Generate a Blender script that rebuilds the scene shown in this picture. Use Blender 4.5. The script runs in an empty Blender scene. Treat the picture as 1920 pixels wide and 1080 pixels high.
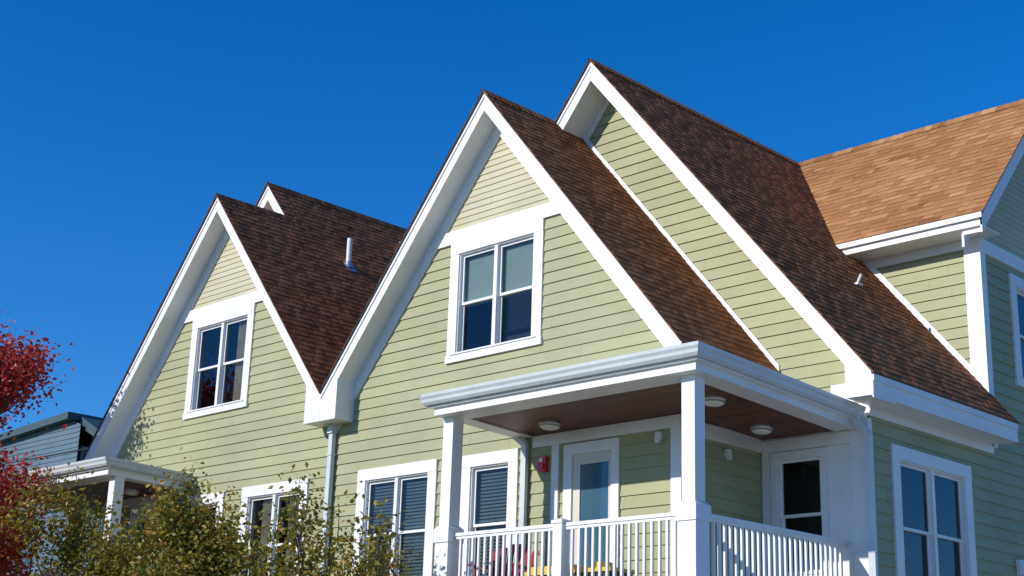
import bpy, math, random
import numpy as np
from mathutils import Vector, Matrix
random.seed(7); rng=np.random.default_rng(7)
sc=bpy.context.scene
# ------------------------------------------------------------ materials
def newmat(name):
    m=bpy.data.materials.new(name); m.use_nodes=True
    nt=m.node_tree; b=nt.nodes['Principled BSDF']; return m,nt,b
def N(nt,t,**kw):
    n=nt.nodes.new(t)
    for k,v in kw.items(): setattr(n,k,v)
    return n
def mapr(nt,src,a,b,fmin=0.,fmax=1.):
    n=N(nt,'ShaderNodeMapRange'); nt.links.new(src,n.inputs['Value'])
    n.inputs['From Min'].default_value=fmin; n.inputs['From Max'].default_value=fmax
    n.inputs['To Min'].default_value=a; n.inputs['To Max'].default_value=b
    return n.outputs['Result']
def scaled_noise(nt,scale,vec=(1,1,1),detail=4):
    tc=N(nt,'ShaderNodeTexCoord'); mp=N(nt,'ShaderNodeMapping'); mp.inputs['Scale'].default_value=vec
    nt.links.new(tc.outputs['Object'],mp.inputs['Vector'])
    n=N(nt,'ShaderNodeTexNoise'); n.inputs['Scale'].default_value=scale; n.inputs['Detail'].default_value=detail
    nt.links.new(mp.outputs['Vector'],n.inputs['Vector']); return n.outputs['Fac']
def mul(nt,a,b):
    n=N(nt,'ShaderNodeMath',operation='MULTIPLY'); nt.links.new(a,n.inputs[0]); nt.links.new(b,n.inputs[1]); return n.outputs[0]
def tint(nt,col,fac):
    n=N(nt,'ShaderNodeVectorMath',operation='SCALE'); n.inputs[0].default_value=col[:3]
    nt.links.new(fac,n.inputs['Scale']); return n.outputs['Vector']
def bump(nt,b,h,strength,dist):
    n=N(nt,'ShaderNodeBump'); n.inputs['Strength'].default_value=strength; n.inputs['Distance'].default_value=dist
    nt.links.new(h,n.inputs['Height']); nt.links.new(n.outputs['Normal'],b.inputs['Normal'])
def attr(nt):
    a=N(nt,'ShaderNodeAttribute'); a.attribute_name='tone'; return a.outputs['Fac']
def siding_mat(name,col):
    m,nt,b=newmat(name)
    f=mapr(nt,attr(nt),.955,1.035)
    f=mul(nt,f,mapr(nt,scaled_noise(nt,.7),.90,1.07,.3,.7))
    f=mul(nt,f,mapr(nt,scaled_noise(nt,9,(.35,.35,3)),.96,1.03,.3,.7))
    nt.links.new(tint(nt,col,f),b.inputs['Base Color'])
    b.inputs['Roughness'].default_value=.6; b.inputs['Specular IOR Level'].default_value=.3
    bump(nt,b,scaled_noise(nt,40,(.15,.15,2.5),3),.25,.002)
    return m
def plain_mat(name,col,rough=.5,var=.06,scale=2.,metal=0.):
    m,nt,b=newmat(name)
    f=mapr(nt,scaled_noise(nt,scale),1-var,1+var,.3,.7)
    f=mul(nt,f,mapr(nt,scaled_noise(nt,scale*12),1-var*.4,1+var*.4,.3,.7))
    nt.links.new(tint(nt,col,f),b.inputs['Base Color'])
    b.inputs['Roughness'].default_value=rough; b.inputs['Metallic'].default_value=metal
    return m
def shingle_mat(name,k,g=1.,bl=1.):
    m,nt,b=newmat(name)
    r=N(nt,'ShaderNodeValToRGB'); nt.links.new(attr(nt),r.inputs[0])
    e=r.color_ramp.elements
    e[0].position=0; e[0].color=(.25*k,.115*k*g,.058*k*bl,1)
    e[1].position=1; e[1].color=(.48*k,.26*k*g,.145*k*bl,1)
    x=r.color_ramp.elements.new(.5); x.color=(.37*k,.18*k*g,.094*k*bl,1)
    f=mapr(nt,scaled_noise(nt,160,(1,1,1),2),.80,1.2,.3,.7)
    f=mul(nt,f,mapr(nt,scaled_noise(nt,.8),.86,1.12,.3,.7))
    v=N(nt,'ShaderNodeVectorMath',operation='SCALE'); nt.links.new(r.outputs['Color'],v.inputs[0]); nt.links.new(f,v.inputs['Scale'])
    nt.links.new(v.outputs['Vector'],b.inputs['Base Color'])
    b.inputs['Roughness'].default_value=.95; b.inputs['Specular IOR Level'].default_value=.08
    bump(nt,b,scaled_noise(nt,220,(1,1,1),2),.5,.003)
    return m
def glass_mat():
    m,nt,b=newmat('window_glass'); nt.nodes.remove(b)
    out=nt.nodes['Material Output']
    t=N(nt,'ShaderNodeBsdfTransparent'); t.inputs[0].default_value=(.74,.80,.81,1)
    g=N(nt,'ShaderNodeBsdfGlossy'); g.inputs['Roughness'].default_value=.015; g.inputs[0].default_value=(.9,.95,1,1)
    fr=N(nt,'ShaderNodeFresnel'); fr.inputs['IOR'].default_value=1.5
    bp_=N(nt,'ShaderNodeBump'); bp_.inputs['Strength'].default_value=.08; bp_.inputs['Distance'].default_value=.02
    nt.links.new(scaled_noise(nt,1.6,(1,1,1),1),bp_.inputs['Height']); nt.links.new(bp_.outputs['Normal'],g.inputs['Normal'])
    mx=N(nt,'ShaderNodeMixShader'); nt.links.new(fr.outputs[0],mx.inputs[0]); nt.links.new(t.outputs[0],mx.inputs[1]); nt.links.new(g.outputs[0],mx.inputs[2])
    nt.links.new(mx.outputs[0],out.inputs['Surface']); return m
def plank_mat(name,col,step,axis):
    m,nt,b=newmat(name)
    tc=N(nt,'ShaderNodeTexCoord'); sp=N(nt,'ShaderNodeSeparateXYZ'); nt.links.new(tc.outputs['Object'],sp.inputs[0])
    d=N(nt,'ShaderNodeMath',operation='DIVIDE'); nt.links.new(sp.outputs[axis],d.inputs[0]); d.inputs[1].default_value=step
    fr=N(nt,'ShaderNodeMath',operation='FRACT'); nt.links.new(d.outputs[0],fr.inputs[0])
    fl=N(nt,'ShaderNodeMath',operation='FLOOR'); nt.links.new(d.outputs[0],fl.inputs[0])
    wn=N(nt,'ShaderNodeTexWhiteNoise',noise_dimensions='1D'); nt.links.new(fl.outputs[0],wn.inputs['W'])
    gr=N(nt,'ShaderNodeMath',operation='GREATER_THAN'); nt.links.new(fr.outputs[0],gr.inputs[0]); gr.inputs[1].default_value=.14
    f=mapr(nt,gr.outputs[0],.3,1.)
    f=mul(nt,f,mapr(nt,wn.outputs['Value'],.7,1.25))
    f=mul(nt,f,mapr(nt,scaled_noise(nt,6,(1,8,1) if axis==1 else (8,1,1)),.8,1.2,.3,.7))
    nt.links.new(tint(nt,col,f),b.inputs['Base Color']); b.inputs['Roughness'].default_value=.5
    return m
def leaf_mat(name,cols,trans=.35):
    m,nt,b=newmat(name)
    r=N(nt,'ShaderNodeValToRGB'); nt.links.new(attr(nt),r.inputs[0])
    e=r.color_ramp.elements; e[0].color=cols[0]+(1,); e[1].color=cols[-1]+(1,)
    for i,c in enumerate(cols[1:-1]):
        x=e.new((i+1)/(len(cols)-1)); x.color=c+(1,)
    nt.links.new(r.outputs['Color'],b.inputs['Base Color']); b.inputs['Roughness'].default_value=.5
    t=N(nt,'ShaderNodeBsdfTranslucent'); nt.links.new(r.outputs['Color'],t.inputs[0])
    mx=N(nt,'ShaderNodeMixShader'); mx.inputs[0].default_value=trans
    nt.links.new(b.outputs[0],mx.inputs[1]); nt.links.new(t.outputs[0],mx.inputs[2])
    nt.links.new(mx.outputs[0],nt.nodes['Material Output'].inputs['Surface']); return m
M={}
M['siding']=siding_mat('sage_clapboard_paint',(.362,.362,.208))
M['cream']=siding_mat('cream_clapboard_paint',(.52,.48,.335))
M['white']=plain_mat('white_trim_paint',(.77,.765,.755),.45,.06,1.3)
M['gutter']=plain_mat('gutter_enamel',(.56,.60,.61),.3,.08,1.5)
M['shingle']=shingle_mat('asphalt_shingles_dark',.80,.80,.66)  # darker, redder version of the shingle tones for the main roofs
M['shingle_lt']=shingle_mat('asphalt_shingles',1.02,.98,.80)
M['deck']=plain_mat('drip_edge_dark',(.05,.035,.03),.6)
M['glass']=glass_mat()
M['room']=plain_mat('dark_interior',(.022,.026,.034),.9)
M['blind']=plain_mat('blind_slats',(.42,.50,.47),.6)
M['blind_dk']=plain_mat('blind_slats_grey',(.20,.23,.235),.6)
M['curtain']=plain_mat('curtain_cloth',(.36,.32,.25),.9,.2,4)
M['ceil']=plank_mat('beadboard_wood',(.15,.046,.02),.085,1)
M['floor']=plank_mat('porch_deck_boards',(.12,.105,.09),.12,1)
M['frost']=plain_mat('lamp_diffuser',(.78,.76,.70),.4,.02)
M['red']=plain_mat('red_plastic',(.60,.02,.02),.35)
M['redp']=plain_mat('red_chair_paint',(.38,.015,.03),.4)
M['yellow']=plain_mat('yellow_plastic',(.75,.47,.03),.4)
M['black']=plain_mat('black_plastic',(.02,.02,.022),.4)
M['door']=plain_mat('door_paint',(.62,.58,.50),.45,.03)
M['doorglass']=plain_mat('door_reflective_glass',(.04,.11,.16),.05,.1)
M['metal']=plain_mat('galvanised_metal',(.5,.52,.54),.35,.08,5,.7)
M['pvc']=plain_mat('white_pvc',(.75,.75,.73),.4)
M['bark']=plain_mat('bark',(.10,.075,.055),.9,.3,8)
M['concrete']=plain_mat('concrete',(.40,.37,.32),.85,.15,1.5)
M['slate']=siding_mat('blue_grey_siding',(.10,.16,.20))
M['slatetrim']=plain_mat('dark_fascia',(.035,.07,.085),.6)
M['cable']=plain_mat('cable_black',(.02,.02,.02),.7)
# ------------------------------------------------------------ mesh builder
def clip(poly,nx,ny,c):
    out=[]
    for i in range(len(poly)):
        p=poly[i]; q=poly[(i+1)%len(poly)]
        a=nx*p[0]+ny*p[1]-c; b=nx*q[0]+ny*q[1]-c
        if a<=0: out.append(p)
        if (a<0 and b>0) or (a>0 and b<0):
            t=a/(a-b); out.append((p[0]+t*(q[0]-p[0]),p[1]+t*(q[1]-p[1])))
    return out if len(out)>=3 else []
def area(p):
    return abs(sum(p[i][0]*p[(i+1)%len(p)][1]-p[(i+1)%len(p)][0]*p[i][1] for i in range(len(p))))/2
def subtract(polys,h):
    a0,a1,z0,z1=h; out=[]
    for p in polys:
        for q in (clip(p,1,0,a0),clip(p,-1,0,-a1)):
            if q and area(q)>1e-6: out.append(q)
        m=clip(clip(p,-1,0,-a0) or [(0,0)]*3,1,0,a1)
        if m:
            for q in (clip(m,0,1,z0),clip(m,0,-1,-z1)):
                if q and area(q)>1e-6: out.append(q)
    return out
class MB:
    def __init__(s,T=None,flip=False): s.v=[];s.f=[];s.t=[];s.T=T or (lambda p:p); s.flip=flip
    def poly(s,pts,t=.5):
        i=len(s.v); s.v+= [s.T(tuple(p)) for p in pts]; s.f.append(tuple(range(i,i+len(pts)))); s.t.append(t)
    def hexa(s,a,b,t=.5):
        n=len(a); i=len(s.v); s.v+=[s.T(tuple(p)) for p in a]+[s.T(tuple(p)) for p in b]
        s.f.append(tuple(range(i,i+n))[::-1]); s.f.append(tuple(range(i+n,i+2*n)))
        for j in range(n):
            k=(j+1)%n; s.f.append((i+j,i+k,i+n+k,i+n+j))
        s.t+=[t]*(n+2)
    def box(s,x0,x1,y0,y1,z0,z1,t=.5):
        s.hexa([(x0,y0,z0),(x1,y0,z0),(x1,y1,z0),(x0,y1,z0)],[(x0,y0,z1),(x1,y0,z1),(x1,y1,z1),(x0,y1,z1)],t)
    def pry(s,xz,y0,y1,t=.5): s.hexa([(x,y0,z) for x,z in xz],[(x,y1,z) for x,z in xz],t)
    def prx(s,yz,x0,x1,t=.5): s.hexa([(x0,y,z) for y,z in yz],[(x1,y,z) for y,z in yz],t)
    def tube(s,pts,r,n=10,t=.5):
        pts=[Vector(p) for p in pts]; rings=[]
        for i,p in enumerate(pts):
            d=(pts[min(i+1,len(pts)-1)]-pts[max(i-1,0)]).normalized()
            a=d.cross(Vector((0,.3,1) if abs(d.z)<.9 else (1,0,0))).normalized(); b=d.cross(a)
            rr=r[i] if isinstance(r,(list,tuple)) else r
            rings.append([p+(a*math.cos(2*math.pi*k/n)+b*math.sin(2*math.pi*k/n))*rr for k in range(n)])
        for i in range(len(rings)-1):
            for k in range(n):
                k2=(k+1)%n; s.poly([rings[i][k],rings[i][k2],rings[i+1][k2],rings[i+1][k]],t)
        s.poly(rings[0],t); s.poly(rings[-1],t)
    def lathe(s,c,prof,n=24):
        for i in range(len(prof)-1):
            for k in range(n):
                a,b=2*math.pi*k/n,2*math.pi*(k+1)/n
                r0,z0=prof[i]; r1,z1=prof[i+1]
                s.poly([(c[0]+r0*math.cos(a),c[1]+r0*math.sin(a),c[2]+z0),(c[0]+r0*math.cos(b),c[1]+r0*math.sin(b),c[2]+z0),
                        (c[0]+r1*math.cos(b),c[1]+r1*math.sin(b),c[2]+z1),(c[0]+r1*math.cos(a),c[1]+r1*math.sin(a),c[2]+z1)])
    def obj(s,name,mat,parent=None,smooth=False):
        if not s.f: return None
        me=bpy.data.meshes.new(name); me.from_pydata(s.v,[],[f[::-1] for f in s.f] if s.flip else s.f); me.update()
        a=me.attributes.new('tone','FLOAT','FACE'); a.data.foreach_set('value',s.t)
        me.materials.append(mat)
        if smooth:
            me.polygons.foreach_set('use_smooth',[True]*len(me.polygons))
        o=bpy.data.objects.new(name,me); sc.collection.objects.link(o)
        if parent: o.parent=parent
        return o
def empty(name):
    e=bpy.data.objects.new(name,None); sc.collection.objects.link(e); return e
def siding(mb,poly,holes,fn,expo=.18,lap=.02,zref=0.5):
    zs=[p[1] for p in poly]; as_=[p[0] for p in poly]
    k=math.floor((min(zs)-zref)/expo)
    z0=zref+k*expo
    while z0<max(zs):
        z1=z0+expo
        st=clip(clip(poly,0,-1,-z0) or [(0,0)]*3,0,1,z1)
        if st and area(st)>1e-5:
            joints=[min(as_)-.01]; x=min(as_)-random.uniform(0,3.4)
            while x<max(as_):
                x+=3.66
                if x>min(as_)+.25: joints.append(x)
            if joints[-1]<max(as_): joints.append(max(as_)+.01)
            for a,b in zip(joints[:-1],joints[1:]):
                bp_=clip(clip(st,-1,0,-(a+.0012)) or [(0,0)]*3,1,0,b-.0012)
                if not bp_: continue
                parts=[bp_]
                for h in holes: parts=subtract(parts,h)
                tone=random.random(); w=random.uniform(-.0015,.0015)
                for q in parts:
                    mb.poly([fn(p[0],p[1],.003+(lap+w)*(1-(p[1]-z0)/expo)) for p in q],tone)
                    for i in range(len(q)):
                        p,r=q[i],q[(i+1)%len(q)]
                        if abs(p[1]-z0)<1e-5 and abs(r[1]-z0)<1e-5:
                            mb.poly([fn(p[0],z0,.003+lap+w),fn(r[0],z0,.003+lap+w),fn(r[0],z0,-.002),fn(p[0],z0,-.002)],tone)
        z0=z1
def shingles(mb,poly,O,U,V,expo=.148,wide=1.):
    O,U,V=Vector(O),Vector(U).normalized(),Vector(V).normalized(); Nn=U.cross(V).normalized()
    if Nn.z<0: Nn=-Nn
    f=lambda u,v,n:O+U*u+V*v+Nn*n
    vs=[p[1] for p in poly]; us=[p[0] for p in poly]
    v0=min(vs)
    while v0<max(vs):
        v1=v0+expo
        st=clip(clip(poly,0,-1,-v0) or [(0,0)]*3,0,1,v1)
        if st and area(st)>1e-5:
            x=min(us)-random.uniform(0,.3); ct=random.uniform(-.06,.06); hi=random.random()<.5
            while x<max(us):
                w=random.choice((.12,.17,.23,.30,.38))*random.uniform(.85,1.15)*wide
                q=clip(clip(st,-1,0,-x) or [(0,0)]*3,1,0,x+w)
                hi=not hi
                if q and area(q)>1e-6:
                    th=random.uniform(.010,.013) if hi else random.uniform(.005,.007)
                    tn=min(1,max(0,random.gauss(.60 if hi else .42,.17)+ct))
                    mb.poly([f(p[0],p[1],.004+th*(1-.85*(p[1]-v0)/expo)) for p in q],tn)
                    for i in range(len(q)):
                        p,r=q[i],q[(i+1)%len(q)]
                        if abs(p[1]-v0)<1e-5 and abs(r[1]-v0)<1e-5:
                            mb.poly([f(p[0],v0,.004+th),f(r[0],v0,.004+th),f(r[0],v0,-.004),f(p[0],v0,-.004)],0.)
                        elif abs(p[0]-r[0])<1e-6 and hi:
                            mb.poly([f(p[0],p[1],.004+th*(1-.85*(p[1]-v0)/expo)),f(r[0],r[1],.004+th*(1-.85*(r[1]-v0)/expo)),f(r[0],r[1],0),f(p[0],p[1],0)],.1)
                x+=w
        v0=v1
# ------------------------------------------------------------ numbers (metres)
K=1.196; XM=-5.05; ZA=11.42; XB=-4.27; ZB=12.353; VAL=-8.83; D1=1.86; XR=.415; YF=-.41; YBF=1.30
XE=-1.0; XBE=.86; YW=5.42; YWE=4.88; YR=7.48; ZWE=9.50; KW=(ZB-ZWE)/(YR-YWE); YEND=12.0; XWR=.77
zm=lambda x:ZA-K*abs(x-XM)
zb=lambda x:ZB-K*abs(x-XB)
cs=math.sqrt(1+K*K)
def wall_y(y): return lambda a,z,d:(a,y-d,z)
def wall_x(x): return lambda a,z,d:(x+d,a,z)

def build_unit(mirror,parent):
    T=(lambda p:(2*VAL-p[0],p[1],p[2])) if mirror else (lambda p:p)
    new=lambda:MB(T,mirror)
    W=new(); S=new(); Cr=new(); R=new(); RL=new(); D=new(); G=new(); RM=new(); BL=new(); BD=new(); CU=new()
    F=wall_y(0)
    def fbox(fn,a0,a1,z0,z1,d0,d1,mb=None):
        (mb or W).hexa([fn(a0,z0,d0),fn(a1,z0,d0),fn(a1,z1,d0),fn(a0,z1,d0)],[fn(a0,z0,d1),fn(a1,z0,d1),fn(a1,z1,d1),fn(a0,z1,d1)])
    def window(fn,a0,a1,z0,z1,n=2,blind='full',cs_=.2,ct=.19,cb=.12,pr=.045):
        fbox(fn,a0,a0+cs_,z0+cb,z1-ct,-.02,pr); fbox(fn,a1-cs_,a1,z0+cb,z1-ct,-.02,pr)
        fbox(fn,a0,a1,z1-ct,z1,-.02,pr+.006); fbox(fn,a0-.02,a1+.02,z0,z0+cb,-.02,pr+.012)
        fbox(fn,a0+.1,a1-.1,z0+cb,z0+cb+.025,-.06,pr+.03)
        h=(a0+cs_,a1-cs_,z0+cb,z1-ct)
        e=.012
        fbox(fn,h[0]-e,h[0]+.02,h[2],h[3],-.13,.02); fbox(fn,h[1]-.02,h[1]+e,h[2],h[3],-.13,.02)
        fbox(fn,h[0]+.02,h[1]-.02,h[3]-.02,h[3]+e,-.13,.02); fbox(fn,h[0]+.02,h[1]-.02,h[2]-e,h[2]+.025,-.13,.025)
        A0,A1,B0,B1=h[0]+.02,h[1]-.02,h[2]+.025,h[3]-.02
        mw=.075; pw=(A1-A0-(n-1)*mw)/n
        for i in range(n):
            p0=A0+i*(pw+mw); p1=p0+pw
            if i: fbox(fn,p0-mw,p0,B0,B1,-.12,.028)
            zc=(B0+B1)/2; sw=.042
            for (s0,s1,dd) in ((zc-.02,B1,-.03),(B0,zc+.02,-.062)):
                fbox(fn,p0,p0+sw,s0,s1,dd-.03,dd); fbox(fn,p1-sw,p1,s0,s1,dd-.03,dd)
                fbox(fn,p0+sw,p1-sw,s0,s0+sw,dd-.03,dd); fbox(fn,p0+sw,p1-sw,s1-sw,s1,dd-.03,dd)
                G.poly([fn(p0+sw-.004,s0+sw-.004,dd-.015),fn(p1-sw+.004,s0+sw-.004,dd-.015),fn(p1-sw+.004,s1-sw+.004,dd-.015),fn(p0+sw-.004,s1-sw+.004,dd-.015)])
            lo={'full':B0,'half':zc+.0,'dark':B0,'third':B1-.45}.get(blind,None)
            if lo is not None:
                mb=BD if blind=='dark' else BL
                z=B1-.02; st=.055 if blind=='dark' else .045; hh=.034 if blind=='dark' else .036
                while z>lo:
                    ang=.021
                    mb.poly([fn(p0+.01,z,-.10),fn(p1-.01,z,-.10),fn(p1-.01,z-hh,-.10-ang),fn(p0+.01,z-hh,-.10-ang)],random.random()); z-=st
                fbox(fn,p0+.01,p1-.01,z+.005,z+.025,-.125,-.10,mb)
            if blind=='curtain' or (blind=='mixed' and i==0):
                x=p0
                while x<p1-.04:
                    CU.poly([fn(x,B0,-.12),fn(x+.03,B0,-.16),fn(x+.03,B1,-.16),fn(x,B1,-.12)]); CU.poly([fn(x+.03,B0,-.16),fn(x+.06,B0,-.12),fn(x+.06,B1,-.12),fn(x+.03,B1,-.16)])
                    x+=.06
                    if x>p0+pw*.6: break
        a,b,c,d_=h[0]-.05,h[1]+.05,h[2]-.05,h[3]+.05; q=-.13; r=-.8
        P=lambda u,v,w:fn(u,v,w)
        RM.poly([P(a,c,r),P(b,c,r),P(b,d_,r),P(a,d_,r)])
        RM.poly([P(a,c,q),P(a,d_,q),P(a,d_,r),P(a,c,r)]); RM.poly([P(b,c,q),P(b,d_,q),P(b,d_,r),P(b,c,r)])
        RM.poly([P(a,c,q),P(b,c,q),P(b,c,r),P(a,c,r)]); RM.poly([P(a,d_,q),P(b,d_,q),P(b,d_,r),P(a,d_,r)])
        return (h[0]-.008,h[1]+.008,h[2]-.008,h[3]+.008)
    # --- front gable wall (Y=0)
    hol=[]
    hol.append(window(F,XM-1.04,XM+1.05,7.11,9.125,2,'mixed' if mirror else 'half'))
    hol.append(window(F,-8.15,-6.20,3.45,5.58,2,'curtain' if mirror else 'dark'))
    hol.append(window(F,-5.62,-4.40,3.45,5.56,1,'dark'))
    hol.append((-3.46,-2.41,3.0,5.50))
    prof=lambda off:[(VAL,.4),(-1.35,.4),(-1.35,zm(-1.35)-off),(XM,ZA-off),(VAL,zm(VAL)-off)]
    low=clip(prof(.28),0,1,9.14); up=clip(prof(.28),0,-1,-9.35)
    siding(S,low,hol,F,.178,.021,.4); siding(Cr,up,[],F,.108,.014,9.35)
    hw=lambda z:(ZA-.30-z)/K
    W.pry([(XM-hw(9.13),9.13),(XM+hw(9.13),9.13),(XM+hw(9.36),9.36),(XM-hw(9.36),9.36)],-.047,.0)
    def rake(x0,zf,x1,yf,yb,tv=.30,trim=.32,th=.03):
        q=lambda o0,o1:[(x0,zf(x0)-o0),(x1,zf(x1)-o0),(x1,zf(x1)-o1),(x0,zf(x0)-o1)]
        W.pry(q(.0,tv),yf,yf+th)
        W.pry(q(-.012,.07),yf-.018,yf-.001)
        W.pry(q(tv-.035,tv-.012),yf+th,yb)
        if trim: W.pry(q(tv-.012,tv+trim),yb-.04,yb)
        D.pry(q(-.035,-.013),yf-.045,yb+.3)
    rake(XM,zm,VAL+.0,YF,0); rake(XM,zm,XE,YF,0)
    W.pry([(VAL+.003,6.44),(VAL+.43,6.44),(VAL+.43,zm(VAL+.43)-.27),(VAL+.003,zm(VAL)-.2)],YF-.006,-.002)
    rake(XB,zb,XM-.6,YBF,D1,.32,.18); rake(XB,zb,XBE-.003,YBF,D1,.34,.0)
    # --- big gable wall
    FB=wall_y(D1)
    pl=[(XM,6.04),(XR,6.04),(XR,zb(XR)-.2),(XB,ZB-.25),(XM,zb(XM)-.25)]
    siding(S,pl,[],FB,.178,.021,.4)
    W.pry([(XM+.16,zm(XM+.16)+.02),(XE+.02,zm(XE+.02)+.02),(XE+.02,zm(XE+.02)+.15),(XM+.16,zm(XM+.16)+.15)],D1-.045,D1)
    W.box(-.12,XR+.01,D1-.05,D1,6.0,6.27)
    W.pry([(XR+.02,5.925),(XBE-.004,5.925),(XBE-.004,zb(XBE)-.02),(XR+.02,zb(XR+.02)-.2)],YBF-.006,D1-.0)
    W.box(XBE-.03,XBE,YBF,YW-.02,5.92,zb(XBE)-.02)
    W.box(XBE+.001,XBE+.022,YBF-.02,YW-.022,zb(XBE)-.10,zb(XBE)-.014)
    W.box(XR+.0,XBE-.03,D1,YW-.02,5.94,5.965)
    W.box(XR+.0,XR+.045,D1,YW-.0,5.79,5.94)
    W.box(XR+.002,XBE-.002,YW-.02,YW,5.922,zb(XBE)-.03)
    # mid gable right eave
    W.box(XE-.03,XE-.001,YF+.002,D1-.05,zm(XE)-.2,zm(XE)-.01)
    W.box(-1.35,XE-.03,-.0,D1-.05,zm(XE)-.2,zm(XE)-.18)
    # --- lower porch back walls
    WX=wall_x(-1.35)
    siding(S,[(0.0,3.0),(D1,3.0),(D1,6.6),(0.0,6.6)],[],WX,.178,.021,.4)
    W.box(-1.50,-1.32,-.035,.10,3.1,5.6)
    hp=window(FB,-1.16,-.24,3.6,5.42,1,'none',.09,.09,.09,.035)
    for q in subtract([[(-1.35,3.0),(XR,3.0),(XR,6.04),(-1.35,6.04)]],hp):
        W.poly([FB(p[0],p[1],.004) for p in q])
    W.box(-1.315,-1.20,D1-.03,D1-.006,3.1,5.6); W.box(.16,XR+.025,D1-.04,D1+.06,3.1,5.75)
    W.box(-4.1,-1.33,-.045,0,5.53,5.70); W.box(-1.35,-1.305,.0,D1-.03,5.45,5.66); W.box(-1.3,.16,D1-.045,D1-.007,5.43,5.60)
    # --- right side wall
    FX=wall_x(XR)
    h2=[window(FX,2.40,4.64,3.3,5.48,2,'none'),window(FX,6.38,8.58,7.05,8.93,2,'dark')]
    siding(S,[(D1,.4),(YW,.4),(YW,5.9),(D1,5.9)],h2[:1],FX,.178,.021,.4)
    siding(S,[(YW,.4),(YEND,.4),(YEND,6.0),(YW,6.0)],[],FX,.178,.021,.4)
    siding(S,[(YW,6.0),(9.54,6.0),(9.54,9.07),(YW,9.07)],h2[1:],FX,.178,.021,.4)
    gz=lambda y:ZWE+KW*(min(y,2*YR-y)-YWE)
    siding(Cr,[(YW,9.28),(9.54,9.28),(9.54,gz(9.54)-.25),(YR,gz(YR)-.25),(YW,gz(YW)-.25)],[],FX,.108,.014,9.28)
    W.box(XR-.0,XR+.047,YW+.13,9.41,9.06,9.29)
    W.box(.18,XR+.045,YW-.045,YW+.13,5.9,gz(YW)-.2)
    W.box(XR-.2,XR+.045,9.41,9.585,5.9,gz(YW)-.2)
    # --- wing cheek wall facing front
    FC=wall_y(YW)
    siding(S,[(-2.0,zb(-2.0)-.2),(XR,zb(XR)-.2),(XR,9.4),(-2.0,9.4)],[],FC,.178,.021,.4)
    W.pry([(-1.74,zb(-1.74)),(XR-.0,zb(XR)),(XR-.0,zb(XR)+.19),(-1.74,zb(-1.74)+.19)],YW-.04,YW-.0)
    W.box(-1.9,.18,YW-.042,YW,9.14,9.30)
    W.box(-1.93,XWR,YWE,YWE+.03,ZWE-.20,ZWE-.02); W.box(-1.98,XWR+.02,YWE-.05,YWE-.001,ZWE-.09,ZWE-.005)
    W.box(-2.0,XWR-.031,YWE+.03,YW-.042,ZWE-.20,ZWE-.175)
    W.box(XR+.046,XWR-.031,YW-.042,YW+.10,ZWE-.20,ZWE-.17)
    for sgn in (0,1):
        yy=lambda y:y if sgn==0 else 2*YR-y
        def q(o0,o1): return [(yy(YWE),ZWE-o0),(yy(YR),ZB-o0),(yy(YR),ZB-o1),(yy(YWE),ZWE-o1)]
        W.prx(q(.0,.32),XWR-.03,XWR-.001); W.prx(q(-.01,.08),XWR,XWR+.022)
        W.prx(q(.285,.31),XR,XWR-.03); D.prx(q(-.035,-.013),XR-.2,XWR+.035)
        W.prx(q(.31,.50),XR,XR+.04)
    # --- roofs
    zo=.034
    def slope_x(xe,zf,poly_yx,mb=R):
        ze=zf(xe)+zo
        sg=1 if xe<XB else -1
        pts=[(y,abs(x-xe)*cs) for y,x in poly_yx]
        shingles(mb,pts,(xe,0,ze),(0,1,0),(sg,0,K))
    slope_x(VAL,zm,[(YF-.05,VAL),(YBF+.2,VAL),(YBF+.2,XM),(YF-.05,XM)])
    slope_x(VAL,zm,[(YBF+.2,VAL),(YEND,VAL),(YEND,XB),(YBF+.2,XB)])
    slope_x(VAL,zm,[(YBF-.05,XM),(YBF+.2,XM),(YBF+.2,XB),(YBF-.05,XB)])
    slope_x(XE+.03,zm,[(YF-.05,XE+.03),(D1,XE+.03),(D1,XM),(YF-.05,XM)])
    slope_x(XBE+.03,zb,[(YBF-.05,XBE+.03),(YW,XBE+.03),(YW,XB),(YBF-.05,XB)])
    xv=XB+(ZB-(ZWE+KW*(YW-YWE)))/K
    slope_x(XBE+.03,zb,[(YW,xv),(YR,XB),(YW,XB)])
    slope_x(XBE+.03,zb,[(9.54,XBE),(YEND,XBE),(YEND,XB),(YR,XB),(9.54,xv)])
    cw=math.sqrt(1+KW*KW)
    xe=XB+(ZB-ZWE)/K
    shingles(RL,[(xe-.02,0-.04),(XWR+.04,-.04),(XWR+.04,(YR-YWE)*cw),(XB,(YR-YWE)*cw)],(0,YWE,ZWE+zo),(1,0,0),(0,1,KW),.148,1.15)
    shingles(RL,[(xe,0),(XWR+.04,0),(XWR+.04,(YR-YWE)*cw),(XB,(YR-YWE)*cw)],(0,2*YR-YWE,ZWE+zo),(1,0,0),(0,-1,KW))
    def cap(p0,p1,side,drop,R=R):
        p0=Vector(p0);p1=Vector(p1);L=(p1-p0).length;d=(p1-p0)/L;n=int(L/.14); side=Vector(side)
        for i in range(n):
            a=p0+d*(i*.14); b=a+d*.15; tn=random.random()
            for s in (-1,1):
                R.poly([a+Vector((0,0,.018)),b+Vector((0,0,.008)),b+side*s*.13+Vector((0,0,.008-drop*.13)),a+side*s*.13+Vector((0,0,.018-drop*.13))],tn)
            R.poly([a+Vector((0,0,.018)),a+side*.13+Vector((0,0,.018-drop*.13)),a+side*.13+Vector((0,0,.0-drop*.13)),a],.1)
    cap((XM,YF-.05,ZA+.055),(XM,YBF,ZA+.055),(1,0,0),K)
    cap((XB,YBF-.05,ZB+.055),(XB,YEND,ZB+.055),(1,0,0),K)
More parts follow.
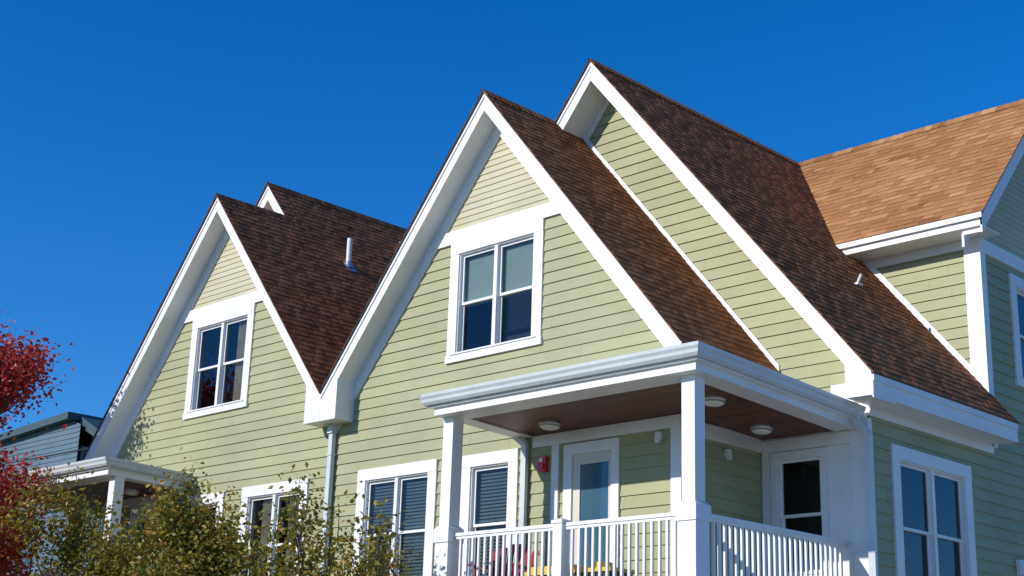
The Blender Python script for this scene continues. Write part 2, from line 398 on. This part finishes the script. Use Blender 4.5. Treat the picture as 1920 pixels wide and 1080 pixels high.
    cap((XB,YR,ZB+.055),(XWR+.04,YR,ZB+.055),(0,1,0),KW,RL)
    D.box(XBE-.01,XBE+.035,YBF-.04,YW,zb(XBE)-.012,zb(XBE)+.012)
    D.box(-1.95,XWR+.03,YWE-.03,YWE+.02,ZWE-.004,ZWE+.026)
    S.poly([(VAL,YEND,.4),(XR,YEND,.4),(XR,YEND,zb(XR)-.1),(XB,YEND,ZB-.1),(VAL,YEND,zm(VAL)-.1)])
    C=new(); C.box(VAL,-1.37,.02,.3,0,.42); C.box(-1.4,XR-.02,D1+.02,YEND-.05,0,.42)
    # --- porch
    sh=lambda p:(p[0],p[1],p[2]-.042*(p[1]+1.9))
    PT=lambda p:T(sh(p))
    P=MB(PT,mirror); GU=MB(PT,mirror); CE=MB(PT,mirror); RF=MB(PT,mirror)
    px0,px1,py=-4.42,.30,-1.80
    zt=5.90
    gp=[(0,0),(.075,0),(.105,.035),(.112,.075),(.135,.11),(.14,.15),(.128,.15),(.12,.12),(.0,.12)]
    A=[(px0-.1,py-d,zt+z) for d,z in gp]; B=[(px1+d,py-d,zt+z) for d,z in gp]; Cc=[(px1+d,D1-.07,zt+z) for d,z in gp]
    GU.hexa(A,B); GU.hexa(B,Cc)
    GU.hexa([(px0-d,py-d,zt+z-.002) for d,z in gp],[(px0-d,-.05,zt+z-.002) for d,z in gp])
    RF.hexa([(px0,py,zt+.02),(px1,py,zt+.02),(px1,D1-.05,zt+.02),(-1.3,D1-.05,zt+.02),(-1.3,-.05,zt+.02),(px0,-.05,zt+.02)],
            [(px0,py,zt+.10),(px1,py,zt+.10),(px1,D1-.05,zt+.10),(-1.3,D1-.05,zt+.10),(-1.3,-.05,zt+.10),(px0,-.05,zt+.10)])
    P.box(px0+.03,px1-.03,py+.03,-1.37,5.765,zt+.015)
    P.box(.14-.20,px1-.03,-1.37,D1-.06,5.767,zt+.013)
    P.box(px0+.03,-4.10,-1.37,-.05,5.767,zt+.013)
    P.box(px0-.03,px1+.03,py-.02,py+.03,zt-.03,zt-.002)
    P.box(px1-.03,px1+.03,py+.03,D1-.06,zt-.03,zt-.003)
    CE.poly([(-4.10,-1.37,5.785),(-.06,-1.37,5.785),(-.06,-.046,5.785),(-4.10,-.046,5.785)])
    CE.poly([(-1.304,-.046,5.785),(-.06,-.046,5.785),(-.06,D1-.046,5.785),(-1.304,D1-.046,5.785)])
    def post(x,y,zt_,new=P):
        W.box(x-.10,x+.10,y-.10,y+.10,4.2,zt_)
        W.hexa([(x-.15,y-.15,4.17),(x+.15,y-.15,4.17),(x+.15,y+.15,4.17),(x-.15,y+.15,4.17)],[(x-.105,y-.105,4.215),(x+.105,y-.105,4.215),(x+.105,y+.105,4.215),(x-.105,y+.105,4.215)])
        W.box(x-.15,x+.15,y-.15,y+.15,3.98,4.17)
        W.box(x-.133,x+.133,y-.133,y+.133,3.1,3.98)
        W.box(x-.15,x+.15,y-.15,y+.15,3.1,3.28)
    post(.02,-1.50,5.755); post(-4.27,-1.50,5.755)
    def rail(p0,p1,ax):
        zr=4.06
        if ax=='x':
            W.box(p0,p1,-1.545,-1.475,zr,zr+.045); W.box(p0,p1,-1.53,-1.49,zr-.04,zr); W.box(p0,p1,-1.53,-1.49,3.2,3.24)
            n=int(round((p1-p0)/.118))
            for i in range(1,n):
                x=p0+(p1-p0)*i/n; W.box(x-.017,x+.017,-1.527,-1.493,3.24,zr-.04)
        else:
            W.box(-.015,.055,p0,p1,zr,zr+.045); W.box(0,.04,p0,p1,zr-.04,zr); W.box(0,.04,p0,p1,3.2,3.24)
            n=int(round((p1-p0)/.118))
            for i in range(1,n):
                y=p0+(p1-p0)*i/n; W.box(.003,.037,y-.017,y+.017,3.24,zr-.04)
    rail(-4.12,-2.20,'x'); rail(-2.04,-.13,'x'); rail(-1.35,D1-.04,'y')
    W.box(-2.20,-2.04,-1.59,-1.43,3.1,4.10); W.box(-2.215,-2.025,-1.605,-1.415,4.10,4.14)
    W.hexa([(-2.215,-1.605,4.14),(-2.025,-1.605,4.14),(-2.025,-1.415,4.14),(-2.215,-1.415,4.14)],[(-2.14,-1.53,4.17),(-2.1,-1.53,4.17),(-2.1,-1.49,4.17),(-2.14,-1.49,4.17)])
    FL=new(); FL.box(-4.45,.2,-1.68,-.03,2.98,3.1); FL.box(-1.3,.2,-.03,D1-.01,2.98,3.1)
    W.box(-4.47,.22,-1.71,-1.68,2.7,3.09); W.box(.2,.23,-1.68,D1-.01,2.7,3.09)
    for x in (-4.27,-2.1,.02): W.box(x-.15,x+.15,-1.65,-1.35,0,2.98)
    DR=new(); DG=new()
    W.box(-3.46,-3.30,-.05,.0,3.1,5.34); W.box(-2.55,-2.41,-.05,.0,3.1,5.34); W.box(-3.46,-2.41,-.055,.0,5.34,5.50)
    W.box(-3.70,-3.56,-.052,.0,3.1,5.53)
    DR.box(-3.30,-3.16,-.02,.02,3.1,5.34); DR.box(-2.62,-2.55,-.02,.02,3.1,5.34); DR.box(-3.16,-2.62,-.02,.02,5.19,5.34); DR.box(-3.16,-2.62,-.02,.02,3.1,3.6)
    DG.box(-3.16,-2.62,-.004,.01,3.6,5.19)
    LB=MB(PT,mirror); LF=MB(PT,mirror)
    for x,y in ((-3.25,-.58),(-.80,1.10),(-.42,-.50)):
        LB.lathe((x,y,5.785),[(.0,0),(.155,0),(.16,-.03),(.15,-.045),(.0,-.045)])
        LF.lathe((x,y,5.74),[(.145,0),(.14,-.025),(.11,-.05),(.06,-.063),(0,-.066)])
        LB.lathe((x,y,5.725),[(.149,0),(.15,-.012),(.138,-.014)])
    EL=new()
    for (fn,a,z) in ((F,-1.69,5.42),(WX,1.0,5.30)):
        fbox(fn,a-.05,a+.05,z-.04,z+.07,.02,.08,EL); fbox(fn,a-.03,a+.03,z-.08,z-.04,.04,.10,EL)
    AL=new(); fbox(F,-3.945,-3.79,5.15,5.37,.02,.09,AL); fbox(F,-3.92,-3.815,5.18,5.27,.09,.115,AL)
    EL2=new(); fbox(F,-3.90,-3.835,5.29,5.345,.09,.11,EL2)
    DS=new()
    def ds(path,w=.035,d=.05):
        for a,b in zip(path[:-1],path[1:]):
            a=Vector(a);b=Vector(b); t=(b-a).normalized(); sx=Vector((1,0,0)) if abs(t.x)<.9 else Vector((0,0,1)); 
            sy=t.cross(sx).normalized(); sx=sy.cross(t).normalized()
            a=a-t*.015;b=b+t*.015
            c=[(-d,-w*.75),(-d*.75,-w),(-d*.2,-w),(-d*.1,-w*.8),(d*.1,-w*.8),(d*.2,-w),(d*.75,-w),(d,-w*.75),(d,w),(-d,w)]
            DS.hexa([a+sx*u+sy*v for u,v in c],[b+sx*u+sy*v for u,v in c])
    ds([(px1+.07,1.62,5.80),(px1+.07,1.64,5.70),(px1+.19,1.74,5.5),(px1+.19,1.74,.3)])
    ds([(-4.40,-.22,5.86),(-4.40,-.22,5.78),(-4.22,-.08,5.60),(-4.22,-.08,.3)])
    W.obj('white_trim',M['white'],parent); S.obj('clapboard_siding',M['siding'],parent); Cr.obj('gable_siding',M['cream'],parent)
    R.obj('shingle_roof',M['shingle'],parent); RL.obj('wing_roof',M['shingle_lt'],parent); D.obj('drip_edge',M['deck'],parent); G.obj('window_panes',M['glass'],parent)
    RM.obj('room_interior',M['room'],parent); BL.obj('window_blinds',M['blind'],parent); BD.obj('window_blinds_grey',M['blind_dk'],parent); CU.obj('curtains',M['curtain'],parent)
    C.obj('foundation',M['concrete'],parent); P.obj('porch_beams',M['white'],parent); GU.obj('porch_gutter',M['gutter'],parent)
    CE.obj('porch_ceiling',M['ceil'],parent); RF.obj('porch_roof',M['gutter'],parent); FL.obj('porch_floor',M['floor'],parent)
    DR.obj('front_door',M['door'],parent); DG.obj('door_glass',M['doorglass'],parent); LB.obj('lamp_rims',M['metal'],parent,True); LF.obj('lamp_diffusers',M['frost'],parent,True)
    EL.obj('emergency_lights',M['pvc'],parent); AL.obj('fire_alarm',M['red'],parent); EL2.obj('alarm_strobe',M['frost'],parent); DS.obj('downspouts',M['gutter'],parent)
h1=empty('clapboard_house'); build_unit(False,h1)
h2_=empty('clapboard_house.001'); build_unit(True,h2_)
X=MB(); x=VAL-.02
X.hexa([(x-.05,-.13,.3),(x+.05,-.13,.3),(x+.05,-.05,.3),(x-.05,-.05,.3)],[(x-.05,-.13,6.30),(x+.05,-.13,6.30),(x+.05,-.05,6.30),(x-.05,-.05,6.30)])
X.box(x-.065,x+.065,-.16,-.04,6.28,6.45)
for z in (5.9,4.3,2.5): X.box(x-.06,x+.06,-.14,-.02,z,z+.03)
X.obj('valley_downspout',M['gutter'],h1)
V=MB()
def pipe(x,y,h,r=.055):
    z=ZA-K*(x-(2*VAL-XM))
    V.lathe((x,y,z-.15),[(r,0),(r,h+.15),(r*.8,h+.15),(r*.8,h-.1)],14)
pipe(-11.85,2.36,.60); pipe(-12.62,4.42,.30)
V.obj('vent_pipes',M['pvc'],h2_,True)
V=MB()
for (x,y) in ((-11.85,2.36),(-12.62,4.42)):
    z=ZA-K*(x-(2*VAL-XM))+.04
    V.lathe((x,y,z-.08),[(.11,0),(.085,.06),(.06,.14)],14)
    V.poly([(x-.14,y-.13,z+.14*K),(x-.14,y+.13,z+.14*K),(x+.16,y+.13,z-.16*K+.02),(x+.16,y-.13,z-.16*K+.02)])
V.obj('pipe_flashing',M['metal'],h2_)
V=MB(); V.tube([(-.98,4.0,zb(-.98)-.02),(-.94,4.10,zb(-.98)+.20)],.022,8); V.box(-1.06,-.9,3.93,4.07,zb(-.98)+.0,zb(-.98)+.03)
V.obj('roof_bracket',M['pvc'],h1)
V=MB(); V.box(XR+.02,XR+.08,5.95,6.25,4.0,4.24); V.hexa([(XR+.08,5.95,4.0),(XR+.08,6.25,4.0),(XR+.08,6.25,4.22),(XR+.08,5.95,4.22)],[(XR+.16,5.97,4.0),(XR+.16,6.23,4.0),(XR+.11,6.23,4.2),(XR+.11,5.97,4.2)])
V.obj('wall_vent',M['pvc'],h1)
# ------------------------------------------------------------ porch furniture
ch=empty('adirondack_chair')
c=MB()
cx,cy,cz=-3.72,-.95,3.1
rot=Matrix.Rotation(math.radians(25),4,'Z')
c.T=lambda p:tuple(Vector((cx,cy,cz))+rot@Vector(p))
for i in range(6):
    a=(i-2.5)*.105; hgt=.98-abs(i-2.5)*.05
    c.hexa([(a*.8-.042,.22,.30),(a*.8+.042,.22,.30),(a*.8+.042,.245,.30),(a*.8-.042,.245,.30)],[(a*1.15-.048,.50,hgt),(a*1.15+.048,.50,hgt),(a*1.15+.048,.525,hgt),(a*1.15-.048,.525,hgt)])
for i in range(6):
    y=-.30+i*.095; z=.37-i*.018; c.box(-.27,.27,y,y+.08,z,z+.02)
for s in (-1,1):
    c.box(s*.34-.07,s*.34+.07,-.38,.34,.56,.585); c.box(s*.30-.04,s*.30+.04,-.32,-.30,0,.56)
    c.hexa([(s*.28-.015,-.30,.26),(s*.28+.015,-.30,.26),(s*.28+.015,-.30,.36),(s*.28-.015,-.30,.36)],[(s*.28-.015,.62,0),(s*.28+.015,.62,0),(s*.28+.015,.50,.12),(s*.28-.015,.50,.12)])
    c.box(s*.30-.02,s*.30+.02,.26,.30,.2,.56)
c.box(-.30,.30,.34,.37,.60,.66)
c.obj('chair_frame',M['redp'],ch)
bx=empty('storage_bench')
b=MB(); b.box(-3.05,-1.55,-1.20,-.75,3.1,3.50)
for i in range(5): b.box(-3.03+i*.36,-3.00+i*.36,-1.215,-1.20,3.12,3.47)
b.obj('bin',M['black'],bx)
b=MB(); b.box(-3.08,-1.52,-1.23,-.72,3.50,3.55); b.box(-3.0,-2.2,-1.15,-.8,3.55,3.62); b.box(-1.95,-1.75,-1.1,-.85,3.55,3.64)
b.obj('lid',M['yellow'],bx)
# ------------------------------------------------------------ ground and far things
g=MB(); g.poly([(-900,-300,0),(400,-300,0),(400,1500,0),(-900,1500,0)])
gm,nt,bb=newmat('lawn'); f=mapr(nt,scaled_noise(nt,3),.6,1.3,.3,.7); nt.links.new(tint(nt,(.09,.105,.035),f),bb.inputs['Base Color']); bb.inputs['Roughness'].default_value=.95
g.obj('lawn',gm)
g=MB(); g.box(-60,1.45,-9.2,-7.6,0,.03); g.obj('sidewalk',M['concrete'])
g=MB()
for i in range(4):
    for j in range(16): g.box(1.5+i*3.5,1.5+i*3.5+3.485,-24+j*3.5,-24+j*3.5+3.485,0,.035,random.random())
g.obj('bounce_paving',M['concrete'])  # out-of-view concrete slabs, added to bounce warm light onto side wall and eaves
bh=empty('grey_house')
s=MB(); FY=wall_y(15)
siding(s,[(-66,0),(-45.6,0),(-45.6,13.3),(-46.2,13.5),(-52.2,13.4),(-66,12.6)],[],FY,.22,.03,0)
siding(s,[(-45.6,0),(-41.5,0),(-41.5,11.2),(-45.6,12.9)],[],wall_y(15.6),.22,.03,0)
s.box(-65.9,-45.7,15.2,24,0,12.4); s.box(-45.6,-41.6,15.8,24,0,11.1)
s.obj('walls',M['slate'],bh)
s=MB(); s.pry([(-66,12.6),(-46.1,13.55),(-46.1,13.85),(-66,12.95)],14.6,24.5); s.pry([(-46.1,13.3),(-41.2,11.1),(-41.2,11.4),(-46.1,13.75)],15.2,24.5)
s.obj('roof_edges',M['slatetrim'],bh)
s=MB(); s.box(-50,-48.4,14.9,15.02,6.2,8.6); s.box(-56,-54.4,14.9,15.02,6.2,8.6)
s.obj('windows',M['doorglass'],bh)
pw=MB(); pts=[]
for i in range(21):
    t=i/20; pts.append((-60+t*45,12,11.6-1.2*4*t*(1-t)*.4))
pw.tube(pts,.03,5); pw.obj('power_line',M['cable'])
# ------------------------------------------------------------ vegetation
def tree(name,base,height,radius,nl,leaf,lm,levels=4,up=.5,seed=1,nb=7,trunk=.5,spread=1.5):
    r=random.Random(seed); e=empty(name); SEG=[]; tips=[]
    def grow(p,d,L,rad,lev):
        pts=[p]; q=p.copy(); dd=d.copy(); n=4
        for i in range(n):
            dd=(dd+Vector((r.gauss(0,.13),r.gauss(0,.13),r.gauss(.04,.08)))).normalized(); q=q+dd*L/n; pts.append(q.copy())
            if lev>=levels-1: tips.append((q.copy(),dd.copy(),lev))
        SEG.append((pts,[rad*(1-.16*i) for i in range(n+1)]))
        if lev<levels:
            k=nb if lev==0 else r.randint(3,4)
            for i in range(k):
                a=2*math.pi*(i/k)+r.uniform(-.5,.5); o=Vector((math.cos(a),math.sin(a),0))*.8
                st=pts[r.randint(2,4)] if lev else pts[min(4,1+int((i/k)*4))]
                nd=(dd*.55+o*r.uniform(.5,1.)+Vector((0,0,up))).normalized()
                grow(st.copy(),nd,L*r.uniform(.5,.74),rad*.5,lev+1)
    grow(Vector((0,0,0)),Vector((0,0,1)),trunk,.02,0)
    mz=sorted(t[0].z for t in tips)[int(len(tips)*.985)]; mr=sorted(math.hypot(t[0].x,t[0].y) for t in tips)[int(len(tips)*.93)]
    bv=Vector(base); sr=radius/mr; sz=height/mz
    tf=lambda q:Vector((q.x*sr,q.y*sr,q.z*sz))+bv
    B=MB()
    for pts,rr in SEG: B.tube([tf(q) for q in pts],[max(.004,x*height*.9) for x in rr],5)
    B.obj('trunk_and_branches',M['bark'],e)
    V=[];Fc=[];Tn=[]
    per=max(1,nl/len(tips))
    for (q,dd,lev) in tips:
        q=tf(q)
        clump=r.random()
        if r.random()<.10: continue
        for k in range(int(per*r.uniform(.4,1.8)+r.random())):
            c0=q+Vector((r.gauss(0,1),r.gauss(0,1),r.gauss(0,1)))*leaf*spread
            a=Vector((r.gauss(0,1),r.gauss(0,1),r.gauss(-.2,.7))).normalized(); b_=a.cross(Vector((r.gauss(0,1),r.gauss(0,1),r.gauss(0,1)))).normalized()
            s_=leaf*r.uniform(.6,1.25); i=len(V)
            n_=a.cross(b_)*s_*.12
            V+= [c0, c0+a*s_*.45+b_*s_*.32+n_, c0+a*s_, c0+a*s_*.45-b_*s_*.32+n_]
            Fc.append((i,i+1,i+2,i+3)); Tn.append(min(1,max(0,.6*clump+.4*r.random())))
    me=bpy.data.meshes.new('leaves'); me.from_pydata([tuple(v) for v in V],[],Fc); me.update()
    at=me.attributes.new('tone','FLOAT','FACE'); at.data.foreach_set('value',Tn); me.materials.append(lm)
    o=bpy.data.objects.new('leaves',me); sc.collection.objects.link(o); o.parent=e
redm=leaf_mat('autumn_red_leaves',[(.14,.012,.018),(.42,.03,.035),(.60,.08,.05),(.48,.15,.05)],.45)
orgm=leaf_mat('autumn_rust_leaves',[(.16,.03,.012),(.42,.06,.02),(.52,.12,.025),(.26,.14,.03)])
grnm=leaf_mat('shrub_leaves',[(.06,.08,.012),(.15,.16,.02),(.34,.27,.03),(.42,.13,.02)])
tree('red_maple_tree',(-17.3,-3.2,0),8.7,2.3,36000,.12,redm,4,.5,11,9,.5,2.0)
tree('rust_shrub',(-13.7,-3.4,0),5.0,1.35,18000,.095,orgm,4,.7,23,8,.5,2.)
for i,(x,y,h,rr,n_,s_) in enumerate([(-11.6,-3.0,4.92,1.3,22000,3),(-8.5,-3.1,4.55,1.05,16000,4),(-7.1,-2.9,4.5,1.0,15000,5),(-5.45,-3.0,4.4,.65,5500,6),(-4.1,-3.0,4.05,.5,3200,9)]):
    tree('crabapple_shrub',(x,y,0),h,rr,n_,.088,grnm,3,.85,s_*7,9,.5,1.9)
# ------------------------------------------------------------ camera
f,a,p,r=2715.947,0.787,0.292,0.033
f0=np.array([-math.sin(a),math.cos(a),0]); r0=np.array([math.cos(a),math.sin(a),0]); zz=np.array([0,0,1.])
Fw=f0*math.cos(p)+zz*math.sin(p); U=-f0*math.sin(p)+zz*math.cos(p)
Rr=r0*math.cos(r)+U*math.sin(r); U=U*math.cos(r)-r0*math.sin(r)
cd=bpy.data.cameras.new('camera'); cd.lens=f/1920*36; cd.sensor_width=36; cd.clip_end=3000
co=bpy.data.objects.new('camera',cd); sc.collection.objects.link(co)
co.matrix_world=Matrix(((Rr[0],U[0],-Fw[0],10.708),(Rr[1],U[1],-Fw[1],-15.344),(Rr[2],U[2],-Fw[2],1.6),(0,0,0,1)))
sc.camera=co
# ------------------------------------------------------------ light
sd=Vector((-.355,-1,.53)).normalized()
L=bpy.data.lights.new('sun','SUN'); L.energy=4.4; L.angle=math.radians(.53); L.color=(1,.95,.865)
lo=bpy.data.objects.new('sun',L); sc.collection.objects.link(lo); lo.rotation_euler=sd.to_track_quat('Z','Y').to_euler()
w=bpy.data.worlds.new('World'); sc.world=w; w.use_nodes=True; nt=w.node_tree
sk=nt.nodes.new('ShaderNodeTexSky'); sk.sky_type='NISHITA'; sk.sun_disc=False
sk.sun_elevation=math.asin(sd.z); sk.sun_rotation=math.atan2(sd.x,sd.y); sk.altitude=0; sk.air_density=1.0; sk.dust_density=.2; sk.ozone_density=3.
bg=nt.nodes['Background']; bg.inputs['Strength'].default_value=.118
mxn=nt.nodes.new('ShaderNodeVectorMath'); mxn.operation='MULTIPLY'; mxn.inputs[1].default_value=(.66,.91,1.32)
hs=nt.nodes.new('ShaderNodeHueSaturation'); hs.inputs['Saturation'].default_value=1.17
nt.links.new(sk.outputs[0],mxn.inputs[0]); nt.links.new(mxn.outputs[0],hs.inputs['Color']); nt.links.new(hs.outputs[0],bg.inputs['Color'])
sc.view_settings.view_transform='Standard'; sc.view_settings.look='None'; sc.view_settings.exposure=0
